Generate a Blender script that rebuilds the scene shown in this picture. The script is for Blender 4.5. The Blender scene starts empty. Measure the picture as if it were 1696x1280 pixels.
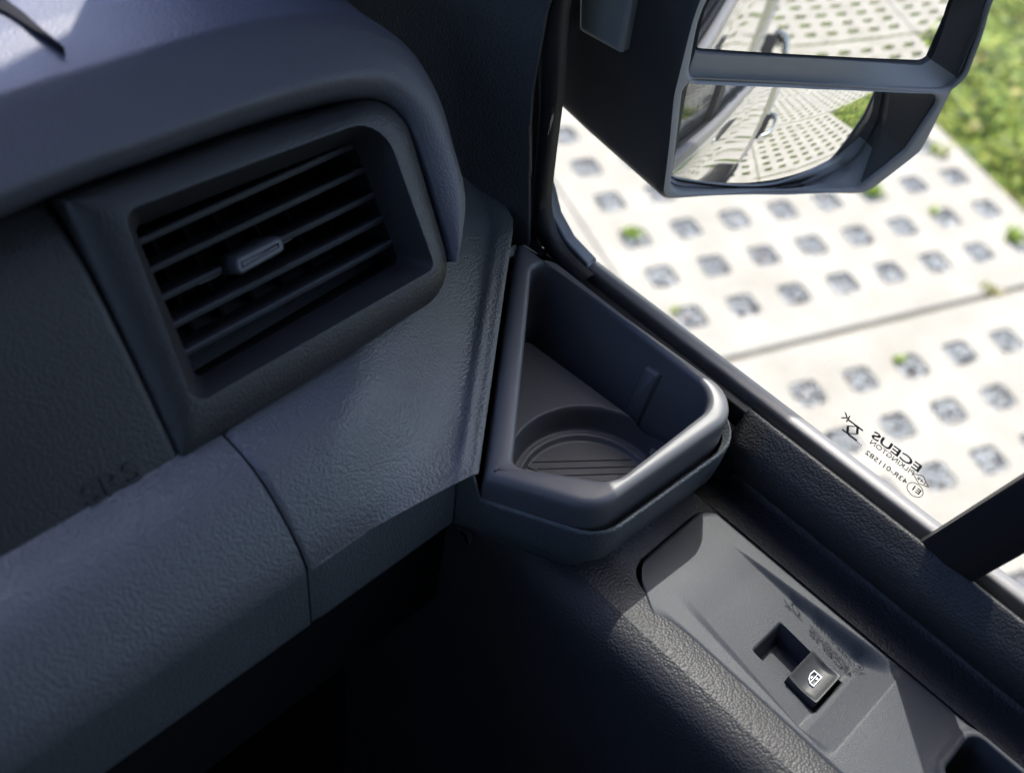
import bpy, bmesh, math, random
import numpy as np
from mathutils import Vector, Matrix
from mathutils.geometry import delaunay_2d_cdt

random.seed(7)
RNG = np.random.default_rng(7)
SC = bpy.context.scene
COL = SC.collection
H = 1.85                       # eye height above the paving, metres

# ------------------------------------------------------------------ camera
PITCH, ROLL, YAW = math.radians(-48.24), math.radians(11.56), math.radians(53.07)
FPX = 1800.0
fwd = np.array([math.sin(YAW) * math.cos(PITCH), math.cos(YAW) * math.cos(PITCH), math.sin(PITCH)])
rgt = np.cross(fwd, [0, 0, 1]); rgt /= np.linalg.norm(rgt)
upv = np.cross(rgt, fwd)
c_, s_ = math.cos(ROLL), math.sin(ROLL)
RCAM = np.array([c_ * rgt + s_ * upv, -s_ * rgt + c_ * upv, fwd])
cd = bpy.data.cameras.new('camera')
cam = bpy.data.objects.new('camera', cd)
COL.objects.link(cam)
M = Matrix.Identity(4)
for i in range(3):
    M[i][0], M[i][1], M[i][2] = RCAM[0][i], RCAM[1][i], -RCAM[2][i]
M[2][3] = H
cam.matrix_world = M
cd.sensor_width = 36.0
cd.lens = 36.0 * FPX / 1696.0
cd.clip_start = 0.01
cd.clip_end = 500.0
cd.dof.use_dof = True
cd.dof.focus_distance = 0.50
cd.dof.aperture_fstop = 6.8
SC.camera = cam

# ------------------------------------------------------------------ light
SUN_AZ, SUN_EL = math.radians(35), math.radians(57)      # azimuth from +x towards +y
SUN = np.array([math.cos(SUN_AZ) * math.cos(SUN_EL), math.sin(SUN_AZ) * math.cos(SUN_EL), math.sin(SUN_EL)])
world = bpy.data.worlds.new('World')
SC.world = world
world.use_nodes = True
wn = world.node_tree.nodes
sky = wn.new('ShaderNodeTexSky')
sky.sky_type = 'NISHITA'
sky.sun_disc = False
sky.air_density = 0.9
sky.dust_density = 3.5
sky.ozone_density = 0.8
sky.sun_elevation = SUN_EL
sky.sun_rotation = math.pi / 2 - SUN_AZ
world.node_tree.links.new(sky.outputs['Color'], wn['Background'].inputs['Color'])
wn['Background'].inputs['Strength'].default_value = 0.15
sd = bpy.data.lights.new('sun', 'SUN')
sd.energy = 2.0
sd.angle = math.radians(0.53)
sd.color = (1.0, 0.96, 0.90)
sun = bpy.data.objects.new('sun', sd)
COL.objects.link(sun)
sun.rotation_euler = Vector(SUN).to_track_quat('Z', 'Y').to_euler()
sun.location = (3, 3, 8)
SC.view_settings.view_transform = 'Standard'
SC.view_settings.look = 'None'
SC.view_settings.gamma = 1.0
SC.view_settings.use_curve_mapping = False
SC.view_settings.exposure = 2.3
SC.cycles.use_denoising = True
SC.cycles.max_bounces = 10
SC.cycles.transparent_max_bounces = 16
SC.cycles.caustics_reflective = False
SC.cycles.caustics_refractive = False

# ------------------------------------------------------------------ measuring helpers (eye at the origin)
def ray(px, py):
    return np.array([(px - 848) / FPX, -(py - 640) / FPX, 1.0]) @ RCAM
def atz(px, py, z):
    d = ray(px, py); return d * (z / d[2])
def atx(px, py, x):
    d = ray(px, py); return d * (x / d[0])
def aty(px, py, y):
    d = ray(px, py); return d * (y / d[1])
def atp(px, py, p0, n):
    d = ray(px, py); return d * (np.dot(p0, n) / np.dot(d, n))

# ------------------------------------------------------------------ object helpers
def empty(name, loc, label, cat, group=None):
    o = bpy.data.objects.new(name, None)
    COL.objects.link(o)
    o.location = (loc[0], loc[1], loc[2] + H)
    o.empty_display_size = 0.05
    o['label'] = label
    o['category'] = cat
    if group: o['group'] = group
    return o

def origin(o):
    v = Vector((0, 0, 0))
    while o is not None:
        v += o.location
        o = o.parent
    return v

def mk(name, verts, faces, mats, parent=None, smooth=30, loc=None, fm=None, solid=0.0, sub=0):
    """one mesh object; verts in eye-centred vehicle coordinates"""
    base = origin(parent) if parent is not None else Vector((0, 0, 0))
    L = Vector((loc[0], loc[1], loc[2] + H)) if loc is not None else (base if parent is not None else Vector((0, 0, H)))
    me = bpy.data.meshes.new(name)
    off = np.array([0, 0, H]) - np.array(L)
    me.from_pydata([tuple(np.asarray(v, float) + off) for v in verts], [], [tuple(f) for f in faces])
    if not isinstance(mats, (list, tuple)): mats = [mats]
    for m in mats: me.materials.append(m)
    if fm is not None:
        me.polygons.foreach_set('material_index', np.array(fm, np.int32))
    bm = bmesh.new(); bm.from_mesh(me)
    bmesh.ops.remove_doubles(bm, verts=bm.verts, dist=1e-6)
    bmesh.ops.recalc_face_normals(bm, faces=bm.faces)
    bm.to_mesh(me); bm.free()
    if smooth:
        me.shade_smooth()
        me.set_sharp_from_angle(angle=math.radians(smooth))
    o = bpy.data.objects.new(name, me)
    COL.objects.link(o)
    o.location = L - base
    if parent is not None: o.parent = parent
    if solid:
        md = o.modifiers.new('thickness', 'SOLIDIFY'); md.thickness = abs(solid); md.offset = -1 if solid > 0 else 1
    if sub:
        md = o.modifiers.new('smooth', 'SUBSURF'); md.levels = sub; md.render_levels = sub
    return o

class MB:
    def __init__(s): s.v = []; s.f = []; s.m = []
    def add(s, v, f, m=0):
        b = len(s.v); s.v += [np.asarray(p, float) for p in v]
        s.f += [tuple(i + b for i in q) for q in f]; s.m += [m] * len(f)
        return s
    def build(s, name, mats, parent=None, **k):
        return mk(name, s.v, s.f, mats, parent, fm=s.m, **k)

def grid_faces(n, m, cu=False, cv=False):
    f = []
    for i in range(n if cu else n - 1):
        for j in range(m if cv else m - 1):
            a, b = i * m + j, ((i + 1) % n) * m + j
            f.append((a, b, ((i + 1) % n) * m + (j + 1) % m, i * m + (j + 1) % m))
    return f

def loft(loops, closed=True, cap0=False, cap1=False):
    m = len(loops[0])
    v = [p for l in loops for p in l]
    f = grid_faces(len(loops), m, False, closed)
    if cap0: f.append(tuple(range(m)))
    if cap1: f.append(tuple((len(loops) - 1) * m + k for k in range(m)))
    return v, f

def rpoly(corners, radii, K=7, L=6):
    """rounded polygon, always n*(K+L) points so that loops correspond"""
    c = [np.array(p, float) for p in corners]; n = len(c); out = []; arcs = []
    for i in range(n):
        a, b, d = c[i - 1], c[i], c[(i + 1) % n]
        u = (a - b) / np.linalg.norm(a - b); w = (d - b) / np.linalg.norm(d - b)
        ang = math.acos(max(-1, min(1, float(u @ w))))
        r = radii[i] if not np.isscalar(radii) else radii
        if ang > math.pi - .03:                      # practically straight: no arc
            l_ = .2 * min(np.linalg.norm(a - b), np.linalg.norm(d - b))
            arcs.append([b + (u if k < K // 2 else w) * l_ * abs(1 - 2 * k / (K - 1)) for k in range(K)]); continue
        t = r / math.tan(ang / 2)
        t = min(t, .48 * np.linalg.norm(a - b), .48 * np.linalg.norm(d - b)); r = t * math.tan(ang / 2)
        h = (u + w) / np.linalg.norm(u + w); cc = b + h * (r / math.sin(ang / 2))
        p0, p1 = b + u * t, b + w * t
        v0, v1 = p0 - cc, p1 - cc
        tot = math.pi - ang; pts = []
        for k in range(K):
            s = k / (K - 1)
            pts.append(cc + (v0 * math.sin((1 - s) * tot) + v1 * math.sin(s * tot)) / max(1e-9, math.sin(tot)))
        arcs.append(pts)
    for i in range(n):
        out += arcs[i]
        e0, e1 = arcs[i][-1], arcs[(i + 1) % n][0]
        for k in range(1, L + 1): out.append(e0 + (e1 - e0) * k / (L + 1))
    return out

def offset2(loop, d):
    """offset a closed 2-D loop outwards by d (either winding)"""
    P = np.array(loop); n = len(P)
    area = 0.5 * np.sum(P[:, 0] * np.roll(P[:, 1], -1) - P[:, 1] * np.roll(P[:, 0], -1))
    T = np.roll(P, -1, 0) - np.roll(P, 1, 0)
    T /= np.linalg.norm(T, axis=1)[:, None] + 1e-12
    N = np.stack([T[:, 1], -T[:, 0]], 1) * (1 if area > 0 else -1)
    return [P[i] + N[i] * d for i in range(n)]

def catmull(P, n, closed=False):
    P = np.array(P, float); m = len(P); out = []
    segs = m if closed else m - 1
    for i in range(segs):
        if closed: a, b, c, d = P[i - 1], P[i], P[(i + 1) % m], P[(i + 2) % m]
        else: a, b, c, d = P[max(i - 1, 0)], P[i], P[i + 1], P[min(i + 2, m - 1)]
        for k in range(n):
            t = k / n
            out.append(.5 * (2 * b + (c - a) * t + (2 * a - 5 * b + 4 * c - d) * t * t + (3 * b - a - 3 * c + d) * t ** 3))
    if not closed: out.append(P[-1])
    return np.array(out)

def box(p0, p1):
    (x0, y0, z0), (x1, y1, z1) = p0, p1
    v = [(x0, y0, z0), (x1, y0, z0), (x1, y1, z0), (x0, y1, z0), (x0, y0, z1), (x1, y0, z1), (x1, y1, z1), (x0, y1, z1)]
    return v, [(0, 3, 2, 1), (4, 5, 6, 7), (0, 1, 5, 4), (1, 2, 6, 5), (2, 3, 7, 6), (3, 0, 4, 7)]

def bevel(o, w, seg=2, ang=30):
    md = o.modifiers.new('bevel', 'BEVEL'); md.width = w; md.segments = seg
    md.limit_method = 'ANGLE'; md.angle_limit = math.radians(ang)
    return o

def sstep(x, a, b):
    t = np.clip((x - a) / (b - a), 0, 1); return t * t * (3 - 2 * t)

def poly_sd(x, y, poly):
    """signed distance to a polygon (negative inside), vectorised"""
    P = np.array(poly); d = np.full(x.shape, 1e9); ins = np.zeros(x.shape, bool)
    for i in range(len(P)):
        a, b = P[i], P[(i + 1) % len(P)]
        ex, ey = b - a; wx, wy = x - a[0], y - a[1]
        t = np.clip((wx * ex + wy * ey) / (ex * ex + ey * ey), 0, 1)
        d = np.minimum(d, (wx - ex * t) ** 2 + (wy - ey * t) ** 2)
        cnd = ((a[1] > y) != (b[1] > y)) & (x < (b[0] - a[0]) * (y - a[1]) / (b[1] - a[1] + 1e-12) + a[0])
        ins ^= cnd
    d = np.sqrt(d); return np.where(ins, -d, d)

# ------------------------------------------------------------------ materials
def mat(name, base, rough=.5, metal=0., spec=.5, coat=0., grain=0, gscale=480, gdist=.0004, fine=0, fscale=2600, var=.0, emit=None):
    m = bpy.data.materials.new(name); m.use_nodes = True
    nt = m.node_tree; N = nt.nodes; Lk = nt.links
    b = N['Principled BSDF']
    b.inputs['Base Color'].default_value = (*base, 1)
    b.inputs['Roughness'].default_value = rough
    b.inputs['Metallic'].default_value = metal
    b.inputs['Specular IOR Level'].default_value = spec
    b.inputs['Coat Weight'].default_value = coat
    tc = N.new('ShaderNodeTexCoord')
    hgt = None
    if grain:
        mp = N.new('ShaderNodeTexNoise'); mp.inputs['Scale'].default_value = gscale * .35; mp.inputs['Detail'].default_value = 2
        Lk.new(tc.outputs['Object'], mp.inputs['Vector'])
        mx = N.new('ShaderNodeMixRGB'); mx.blend_type = 'LINEAR_LIGHT'; mx.inputs[0].default_value = .0002
        Lk.new(tc.outputs['Object'], mx.inputs[1]); Lk.new(mp.outputs['Color'], mx.inputs[2])
        vo = N.new('ShaderNodeTexVoronoi'); vo.feature = 'F1'; vo.inputs['Scale'].default_value = gscale
        Lk.new(mx.outputs[0], vo.inputs['Vector'])
        ml = N.new('ShaderNodeMath'); ml.operation = 'MULTIPLY'; ml.inputs[1].default_value = -1.0
        Lk.new(vo.outputs['Distance'], ml.inputs[0])
        hgt = ml.outputs[0]
    if fine:
        nz = N.new('ShaderNodeTexNoise'); nz.inputs['Scale'].default_value = fscale; nz.inputs['Detail'].default_value = 3
        Lk.new(tc.outputs['Object'], nz.inputs['Vector'])
        if hgt is None: hgt = nz.outputs['Fac']
        else:
            ad = N.new('ShaderNodeMath'); ad.operation = 'MULTIPLY_ADD'; ad.inputs[1].default_value = fine * .5
            Lk.new(nz.outputs['Fac'], ad.inputs[0]); Lk.new(hgt, ad.inputs[2]); hgt = ad.outputs[0]
    if hgt is not None:
        bp = N.new('ShaderNodeBump'); bp.inputs['Strength'].default_value = grain or fine
        bp.inputs['Distance'].default_value = gdist
        Lk.new(hgt, bp.inputs['Height']); Lk.new(bp.outputs['Normal'], b.inputs['Normal'])
    if var:
        n2 = N.new('ShaderNodeTexNoise'); n2.inputs['Scale'].default_value = 30; n2.inputs['Detail'].default_value = 5
        Lk.new(tc.outputs['Object'], n2.inputs['Vector'])
        mr = N.new('ShaderNodeMapRange'); mr.inputs[1].default_value = .3; mr.inputs[2].default_value = .7
        mr.inputs[3].default_value = rough - var; mr.inputs[4].default_value = rough + var
        Lk.new(n2.outputs['Fac'], mr.inputs[0]); Lk.new(mr.outputs[0], b.inputs['Roughness'])
    return m

LEATHER = mat('grained_charcoal_plastic', (.057, .063, .068), .42, spec=.5, grain=.7, gscale=860, gdist=.00042, fine=.12, var=.05)
LEATHER2 = mat('grained_door_plastic', (.024, .024, .025), .52, spec=.32, grain=.6, gscale=800, gdist=.0005, fine=.3, var=.05)
FASCIA = mat('grained_black_plastic', (.0125, .013, .0135), .50, spec=.42, grain=.32, gscale=860, gdist=.0005, fine=.3, var=.05)
SATIN = mat('satin_charcoal_plastic', (.070, .071, .077), .42, spec=.5, fine=.25, fscale=3200, gdist=.00025, var=.04)
PANEL = mat('fine_grain_switch_plastic', (.029, .033, .039), .52, spec=.28, fine=.55, fscale=1900, gdist=.0003, var=.03)
PADTOP = mat('grained_dash_top', (.064, .066, .080), .48, spec=.5, grain=.28, gscale=860, gdist=.0005, fine=.3, var=.04)
RUBBER = mat('black_rubber', (.006, .006, .007), .55, spec=.35)
BLACK = mat('matt_black', (.004, .004, .005), .8, spec=.2)
BEZM = mat('grained_vent_bezel', (.019, .0195, .0205), .48, spec=.5, grain=.35, gscale=860, gdist=.0005, fine=.15)
KNOBM = mat('knob_plastic', (.075, .077, .082), .42)
SLATM = mat('vent_slat_plastic', (.040, .043, .048), .42, spec=.5, fine=.2, fscale=2500, gdist=.0002)
BTN = mat('switch_plastic', (.030, .031, .033), .48, spec=.28, fine=.15, fscale=3000, gdist=.0002)
MIRDK2 = mat('shaded_shell_plastic', (.030, .030, .031), .45, fine=.4, fscale=1500, gdist=.0003)  # bezel plastic again, darkened for the shaded side of the housing
MIRDK = mat('shaded_recess_plastic', (.016, .016, .017), .5)  # same plastic as the bezel, with the recess shade put into its colour
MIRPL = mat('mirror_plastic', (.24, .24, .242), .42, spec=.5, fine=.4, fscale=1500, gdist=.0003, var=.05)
TRIMM = mat('belt_trim_strip', (.095, .092, .094), .38, spec=.5, fine=.4, fscale=1800, gdist=.0003)
PAINT = mat('metallic_body_paint', (.24, .235, .22), .05, metal=.55, coat=1.)
CLAD = mat('grey_cladding', (.06, .062, .066), .45)
CLADL = mat('pale_grey_trim', (.22, .23, .25), .45)
CHROME = mat('satin_chrome', (.75, .76, .78), .12, metal=1.)
PRINT = mat('black_ceramic_print', (.01, .01, .012), .6)
WHITEP = mat('white_print', (.75, .77, .80), .5)
CARPET = mat('black_carpet', (.006, .006, .007), .95, spec=.1)
HEADL = mat('headliner_fabric', (.09, .09, .09), .9, spec=.1)

def glass_mat(name, tint, f=1.0):
    m = bpy.data.materials.new(name); m.use_nodes = True
    nt = m.node_tree; N = nt.nodes; N.remove(N['Principled BSDF'])
    tr = N.new('ShaderNodeBsdfTransparent'); tr.inputs[0].default_value = (*tint, 1)
    gl = N.new('ShaderNodeBsdfGlossy'); gl.inputs['Roughness'].default_value = .0
    fr = N.new('ShaderNodeFresnel'); ge = N.new('ShaderNodeNewGeometry')
    mr = N.new('ShaderNodeMapRange'); mr.inputs[3].default_value = 1.5; mr.inputs[4].default_value = 1 / 1.5   # same reflectance from either face
    nt.links.new(ge.outputs['Backfacing'], mr.inputs[0]); nt.links.new(mr.outputs[0], fr.inputs[0])
    mx = N.new('ShaderNodeMixShader')
    nt.links.new(fr.outputs[0], mx.inputs[0]); nt.links.new(tr.outputs[0], mx.inputs[1]); nt.links.new(gl.outputs[0], mx.inputs[2])
    nt.links.new(mx.outputs[0], N['Material Output'].inputs[0])
    return m
GLASS = glass_mat('window_glass_tint', (.95, .965, .96))
WSCREEN = glass_mat('windscreen_glass_tint', (.74, .80, .96))
def mirror_mat():
    m = mat('mirror_silver', (.90, .91, .91), .0, metal=1.)
    return m
SILVER = mirror_mat()

def concrete():
    m = mat('pale_concrete', (.5, .48, .45), .85, spec=.2)
    nt = m.node_tree; N = nt.nodes; Lk = nt.links; b = N['Principled BSDF']
    tc = N.new('ShaderNodeTexCoord'); ge = N.new('ShaderNodeNewGeometry')
    n1 = N.new('ShaderNodeTexNoise'); n1.inputs['Scale'].default_value = 5; n1.inputs['Detail'].default_value = 8; n1.inputs['Roughness'].default_value = .65
    n2 = N.new('ShaderNodeTexNoise'); n2.inputs['Scale'].default_value = 160; n2.inputs['Detail'].default_value = 4
    Lk.new(ge.outputs['Position'], n1.inputs['Vector']); Lk.new(ge.outputs['Position'], n2.inputs['Vector'])
    r1 = N.new('ShaderNodeValToRGB')
    r1.color_ramp.elements[0].position = .3; r1.color_ramp.elements[0].color = (.180, .167, .144, 1)
    r1.color_ramp.elements[1].position = .7; r1.color_ramp.elements[1].color = (.240, .227, .202, 1)
    Lk.new(n1.outputs['Fac'], r1.inputs[0])
    mx = N.new('ShaderNodeMixRGB'); mx.blend_type = 'OVERLAY'; mx.inputs[0].default_value = .35
    Lk.new(r1.outputs[0], mx.inputs[1]); Lk.new(n2.outputs['Fac'], mx.inputs[2])
    Lk.new(mx.outputs[0], b.inputs['Base Color'])
    bp = N.new('ShaderNodeBump'); bp.inputs['Strength'].default_value = .5; bp.inputs['Distance'].default_value = .003
    Lk.new(n2.outputs['Fac'], bp.inputs['Height']); Lk.new(bp.outputs['Normal'], b.inputs['Normal'])
    return m
CONC = concrete()

def attr_mat(name, rough=.7, spec=.3, trans=0.):
    m = bpy.data.materials.new(name); m.use_nodes = True
    nt = m.node_tree; N = nt.nodes; b = N['Principled BSDF']
    at = N.new('ShaderNodeAttribute'); at.attribute_name = 'tone'
    nt.links.new(at.outputs['Color'], b.inputs['Base Color'])
    b.inputs['Roughness'].default_value = rough; b.inputs['Specular IOR Level'].default_value = spec
    if trans:
        tl = N.new('ShaderNodeBsdfTranslucent'); mx = N.new('ShaderNodeMixShader'); mx.inputs[0].default_value = trans
        nt.links.new(at.outputs['Color'], tl.inputs[0])
        nt.links.new(b.outputs[0], mx.inputs[1]); nt.links.new(tl.outputs[0], mx.inputs[2])
        nt.links.new(mx.outputs[0], N['Material Output'].inputs[0])
    return m
LEAF = attr_mat('leaf_greens', .55, .4, .35)
STONE = attr_mat('gravel_stones', .75, .3)

def soil():
    m = mat('soil', (.09, .075, .05), .95, spec=.1)
    return m
SOIL = soil()

# ------------------------------------------------------------------ the ground outside
GY = -0.37252441368175326
DX, DY, GX0, GY0 = .0851117 * H, .0823232 * H, .7521945 * H, 1.1334214 * H
cg, sg = math.cos(GY), math.sin(GY)
def gpt(col, row, z=0.):
    """paving grid (hole column, hole row) to vehicle coordinates"""
    u, v = GX0 + DX * col, GY0 - DY * row
    return np.array([cg * u - sg * v, sg * u + cg * v, -H + z])

v, f = box((-60, -60, -H - .6), (60, 60, -H - .085))
ground = mk('ground', v, f, SOIL, smooth=0)
ground['kind'] = 'structure'

NR, NC = 8, 8
def hole_loop(cx, cy, hx, hy, r, seed):
    q = np.random.default_rng(seed)
    P = rpoly([(-hx, -hy), (hx, -hy), (hx, hy), (-hx, hy)], r, 4, 1)
    return [np.array([cx + p[0], cy + p[1]]) for p in P]
def slab_mesh():
    """one concrete grid slab: 8 x 8 chamfered through-holes; local origin at hole (0,0)"""
    x0, x1 = -.75 * DX + .0014, (NC - .25) * DX - .0014
    y1, y0 = .97 * DY - .0014, -(NR - .03) * DY + .0014
    mb = MB(); outer_full = rpoly([(x0, y0), (x1, y0), (x1, y1), (x0, y1)], .006, 3, 6); outer = offset2(outer_full, -.0055)
    co = [Vector(p) for p in outer]; loops = [list(range(len(outer)))]; ed = [(i, (i + 1) % len(outer)) for i in range(len(outer))]
    holes = []
    for r in range(NR):
        for c in range(NC):
            hl = hole_loop(c * DX, -r * DY, .0415, .038, .016, r * 10 + c)
            holes.append(hl); b = len(co)
            co += [Vector(p) for p in hl]; ed += [(b + i, b + (i + 1) % len(hl)) for i in range(len(hl))]
    res = delaunay_2d_cdt(co, ed, [], 0, 1e-7)
    vo, fo = res[0], res[2]
    hc = np.array([(c * DX, -r * DY) for r in range(NR) for c in range(NC)])
    V = [(p.x, p.y, 0.) for p in vo]; F = []
    for t in fo:
        m = np.mean([[vo[i].x, vo[i].y] for i in t], 0)
        d = np.abs(hc - m)
        if np.any((d[:, 0] < .0405) & (d[:, 1] < .037)): continue
        
        F.append(tuple(t))
    mb.add(V, F)
    for hl in holes:
        c = np.mean(hl, 0); L = []
        for k, z in ((1.0, 0.), (.93, -.004), (.88, -.013), (.84, -.08)):
            L.append([(c[0] + (p[0] - c[0]) * k, c[1] + (p[1] - c[1]) * k, z) for p in hl])
        mb.add(*loft(L))
    L = [[(p[0], p[1], 0.) for p in outer], [(p[0], p[1], -.004) for p in offset2(outer_full, -.001)], [(p[0], p[1], -.008) for p in outer_full], [(p[0], p[1], -.08) for p in outer_full]]
    mb.add(*loft(L))
    return mb
pav = bpy.data.objects.new('pavement', None); COL.objects.link(pav)
g0 = gpt(0, 0)
pav.location = (g0[0], g0[1], 0.); pav['kind'] = 'structure'
pav.rotation_euler = (0, 0, GY)
sm = slab_mesh()
proto = mk('paving_slab', sm.v, sm.f, CONC, smooth=0)
proto.parent = pav
COLP, ROWP = 8.5 * DX, 9.0 * DY
slabs = []
for R in range(-2, 7):
    for Cc in range(-3, 5):
        if Cc >= 1 and R < 4: continue
        if Cc <= -2 and R < -1: continue
        slabs.append((R, Cc))
first = True
for R, Cc in slabs:
    o = proto if first else proto.copy()
    if not first: COL.objects.link(o); o.parent = pav
    first = False
    # slab R=0 holds rows -4 .. 4 of the measured grid; the seam runs at row 5
    o.location = (Cc * COLP, -(R * 9 - 3) * DY, random.uniform(-.002, .002))
    o.rotation_euler = (random.uniform(-.0015, .0015), random.uniform(-.0015, .0015), random.uniform(-.001, .001))

def holes_of(R, Cc):
    for r in range(NR):
        for c in range(NC):
            yield Cc * 8.5 + c, R * 9 - 3 + r

def tone_mesh(name, V, F, tones, m, kind='stuff', smooth=0, loc=None):
    o = mk2(name, V, F, tones, m, smooth, loc); o['kind'] = kind; return o
def mk2(name, V, F, tones, m, smooth=0, loc=None):
    V = np.asarray(V, np.float64); L = np.array([loc[0], loc[1], loc[2] + H]) if loc is not None else np.array([0, 0, H])
    me = bpy.data.meshes.new(name)
    F = np.asarray(F, np.int32); k = F.shape[1]
    me.vertices.add(len(V)); me.vertices.foreach_set('co', (V + np.array([0, 0, H]) - L).astype(np.float32).ravel())
    me.loops.add(F.size); me.loops.foreach_set('vertex_index', F.ravel())
    me.polygons.add(len(F)); me.polygons.foreach_set('loop_start', np.arange(len(F), dtype=np.int32) * k)
    me.polygons.foreach_set('loop_total', np.full(len(F), k, np.int32))
    me.update(calc_edges=True); me.validate()
    a = me.attributes.new('tone', 'FLOAT_COLOR', 'FACE')
    t = np.concatenate([np.asarray(tones, np.float32), np.ones((len(F), 1), np.float32)], 1)
    a.data.foreach_set('color', t.ravel())
    me.materials.append(m)
    if smooth: me.shade_smooth()
    o = bpy.data.objects.new(name, me); COL.objects.link(o); o.location = L
    return o

# gravel in the holes beside the door: loose stones, octahedra with jitter
OCT_V = np.array([(1, 0, 0), (-1, 0, 0), (0, 1, 0), (0, -1, 0), (0, 0, 1), (0, 0, -1)], float)
OCT_F = np.array([(0, 2, 4), (2, 1, 4), (1, 3, 4), (3, 0, 4), (2, 0, 5), (1, 2, 5), (3, 1, 5), (0, 3, 5)])
GV, GF, GT = [], [], []; n = 0
STV = [(.31, .32, .33), (.28, .29, .30), (.33, .34, .345), (.37, .375, .37), (.24, .25, .26), (.31, .295, .27), (.34, .24, .19)]
PW = [.3, .25, .2, .1, .1, .035, .015]
for R in (-1, 0, 1):
    for Cc in (-1, 0):
        for col, row in holes_of(R, Cc):
            if Cc == -1 and col < -3: continue
            if row > 12 or row < -12: continue
            for k in range(105):
                a, b = RNG.uniform(-.037, .037), RNG.uniform(-.034, .034)
                p = gpt(col + a / DX, row + b / DY, -.0105 + RNG.uniform(-.004, .004))
                s = RNG.uniform(.003, .0066) * RNG.uniform(.7, 1.3, 3)
                q = RNG.normal(size=(3, 3)); q, _ = np.linalg.qr(q)
                GV.append((OCT_V * s * RNG.uniform(.8, 1.2, (6, 1))) @ q + p)
                GF.append(OCT_F + n); n += 6
                GT.append(np.repeat([np.array(STV[RNG.choice(7, p=PW)]) * RNG.uniform(.8, 1.2)], 8, 0))
gr = tone_mesh('gravel', np.concatenate(GV), np.concatenate(GF), np.concatenate(GT), STONE)

def blades(pts, n_per, h, w, spread, tones, bend=.5, seed=1):
    """grass blades as bent two-quad strips"""
    q = np.random.default_rng(seed); V, F, T = [], [], []; n = 0
    for p in pts:
        for k in range(n_per):
            a = q.uniform(0, 2 * math.pi); r = spread * math.sqrt(q.uniform())
            b = p + np.array([math.cos(a) * r, math.sin(a) * r, 0])
            hd = q.uniform(0, 2 * math.pi); hh = h * q.uniform(.5, 1.2); ww = w * q.uniform(.7, 1.3)
            d = np.array([math.cos(hd), math.sin(hd), 0]); s = np.array([-d[1], d[0], 0]) * ww
            t = bend * q.uniform(.2, 1.3)
            m1 = b + d * hh * .25 * t + np.array([0, 0, hh * .55]); m2 = b + d * hh * .8 * t + np.array([0, 0, hh * (1 - .25 * t)])
            V += [b - s * .6, b + s * .6, m1 + s, m1 - s, m2 + s * .25, m2 - s * .25]
            F += [(n, n + 1, n + 2, n + 3), (n + 3, n + 2, n + 4, n + 5)]; n += 6
            c = np.array(tones[q.integers(len(tones))]) * q.uniform(.75, 1.25); T += [c, c]
    return V, F, T
mj = MB()
for k in range(-2, 6):
    for (c0, c1) in ((-30, 8), (8, 42)) if k >= 4 else ((-30, 7.8),):
        P = [gpt(c0, 5 + 9 * k - .012), gpt(c1, 5 + 9 * k - .012), gpt(c1, 5 + 9 * k + .012), gpt(c0, 5 + 9 * k + .012)]
        mj.add([p + np.array([0, 0, -.0072]) for p in P] + [p + np.array([0, 0, -.03]) for p in P], [(0, 1, 2, 3), (4, 7, 6, 5), (0, 4, 5, 1), (1, 5, 6, 2), (2, 6, 7, 3), (3, 7, 4, 0)])
for c in (-.75, -9.25):
    P = [gpt(c - .012, -14), gpt(c + .012, -14), gpt(c + .012, 58), gpt(c - .012, 58)]
    mj.add([p + np.array([0, 0, -.0072]) for p in P] + [p + np.array([0, 0, -.03]) for p in P], [(0, 1, 2, 3), (4, 7, 6, 5), (0, 4, 5, 1), (1, 5, 6, 2), (2, 6, 7, 3), (3, 7, 4, 0)])
jn = mj.build('joint_sand', mat('joint_sand', (.21, .19, .15), .95, spec=.1), None, smooth=0)
jn['kind'] = 'stuff'
# short green growth filling the holes further back along the van
pts = []
for R in range(1, 7):
    for Cc in range(-1, 5):
        if (R, Cc) not in slabs: continue
        for col, row in holes_of(R, Cc):
            if row < 13: continue
            pts.append(gpt(col, row, -.022))
V, F, T = blades(pts, 34, .026, .0065, .034, [(.10, .15, .030), (.13, .18, .04), (.08, .12, .03), (.16, .19, .06)], .7, 3)
tone_mesh('moss', V, F, T, LEAF)
# joint weeds along slab seams behind
pts = [gpt(c, r, -.01) for r in (14., 23., 32., 41.) for c in np.arange(-1, 8, .12)]
pts += [gpt(-.75 + random.uniform(-.05, .05), r, -.012) for r in np.arange(11, 40, .12)]
V, F, T = blades(pts, 6, .022, .004, .012, [(.10, .14, .035), (.12, .15, .05)], .6, 5)
tone_mesh('joint_moss', V, F, T, LEAF)

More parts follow.
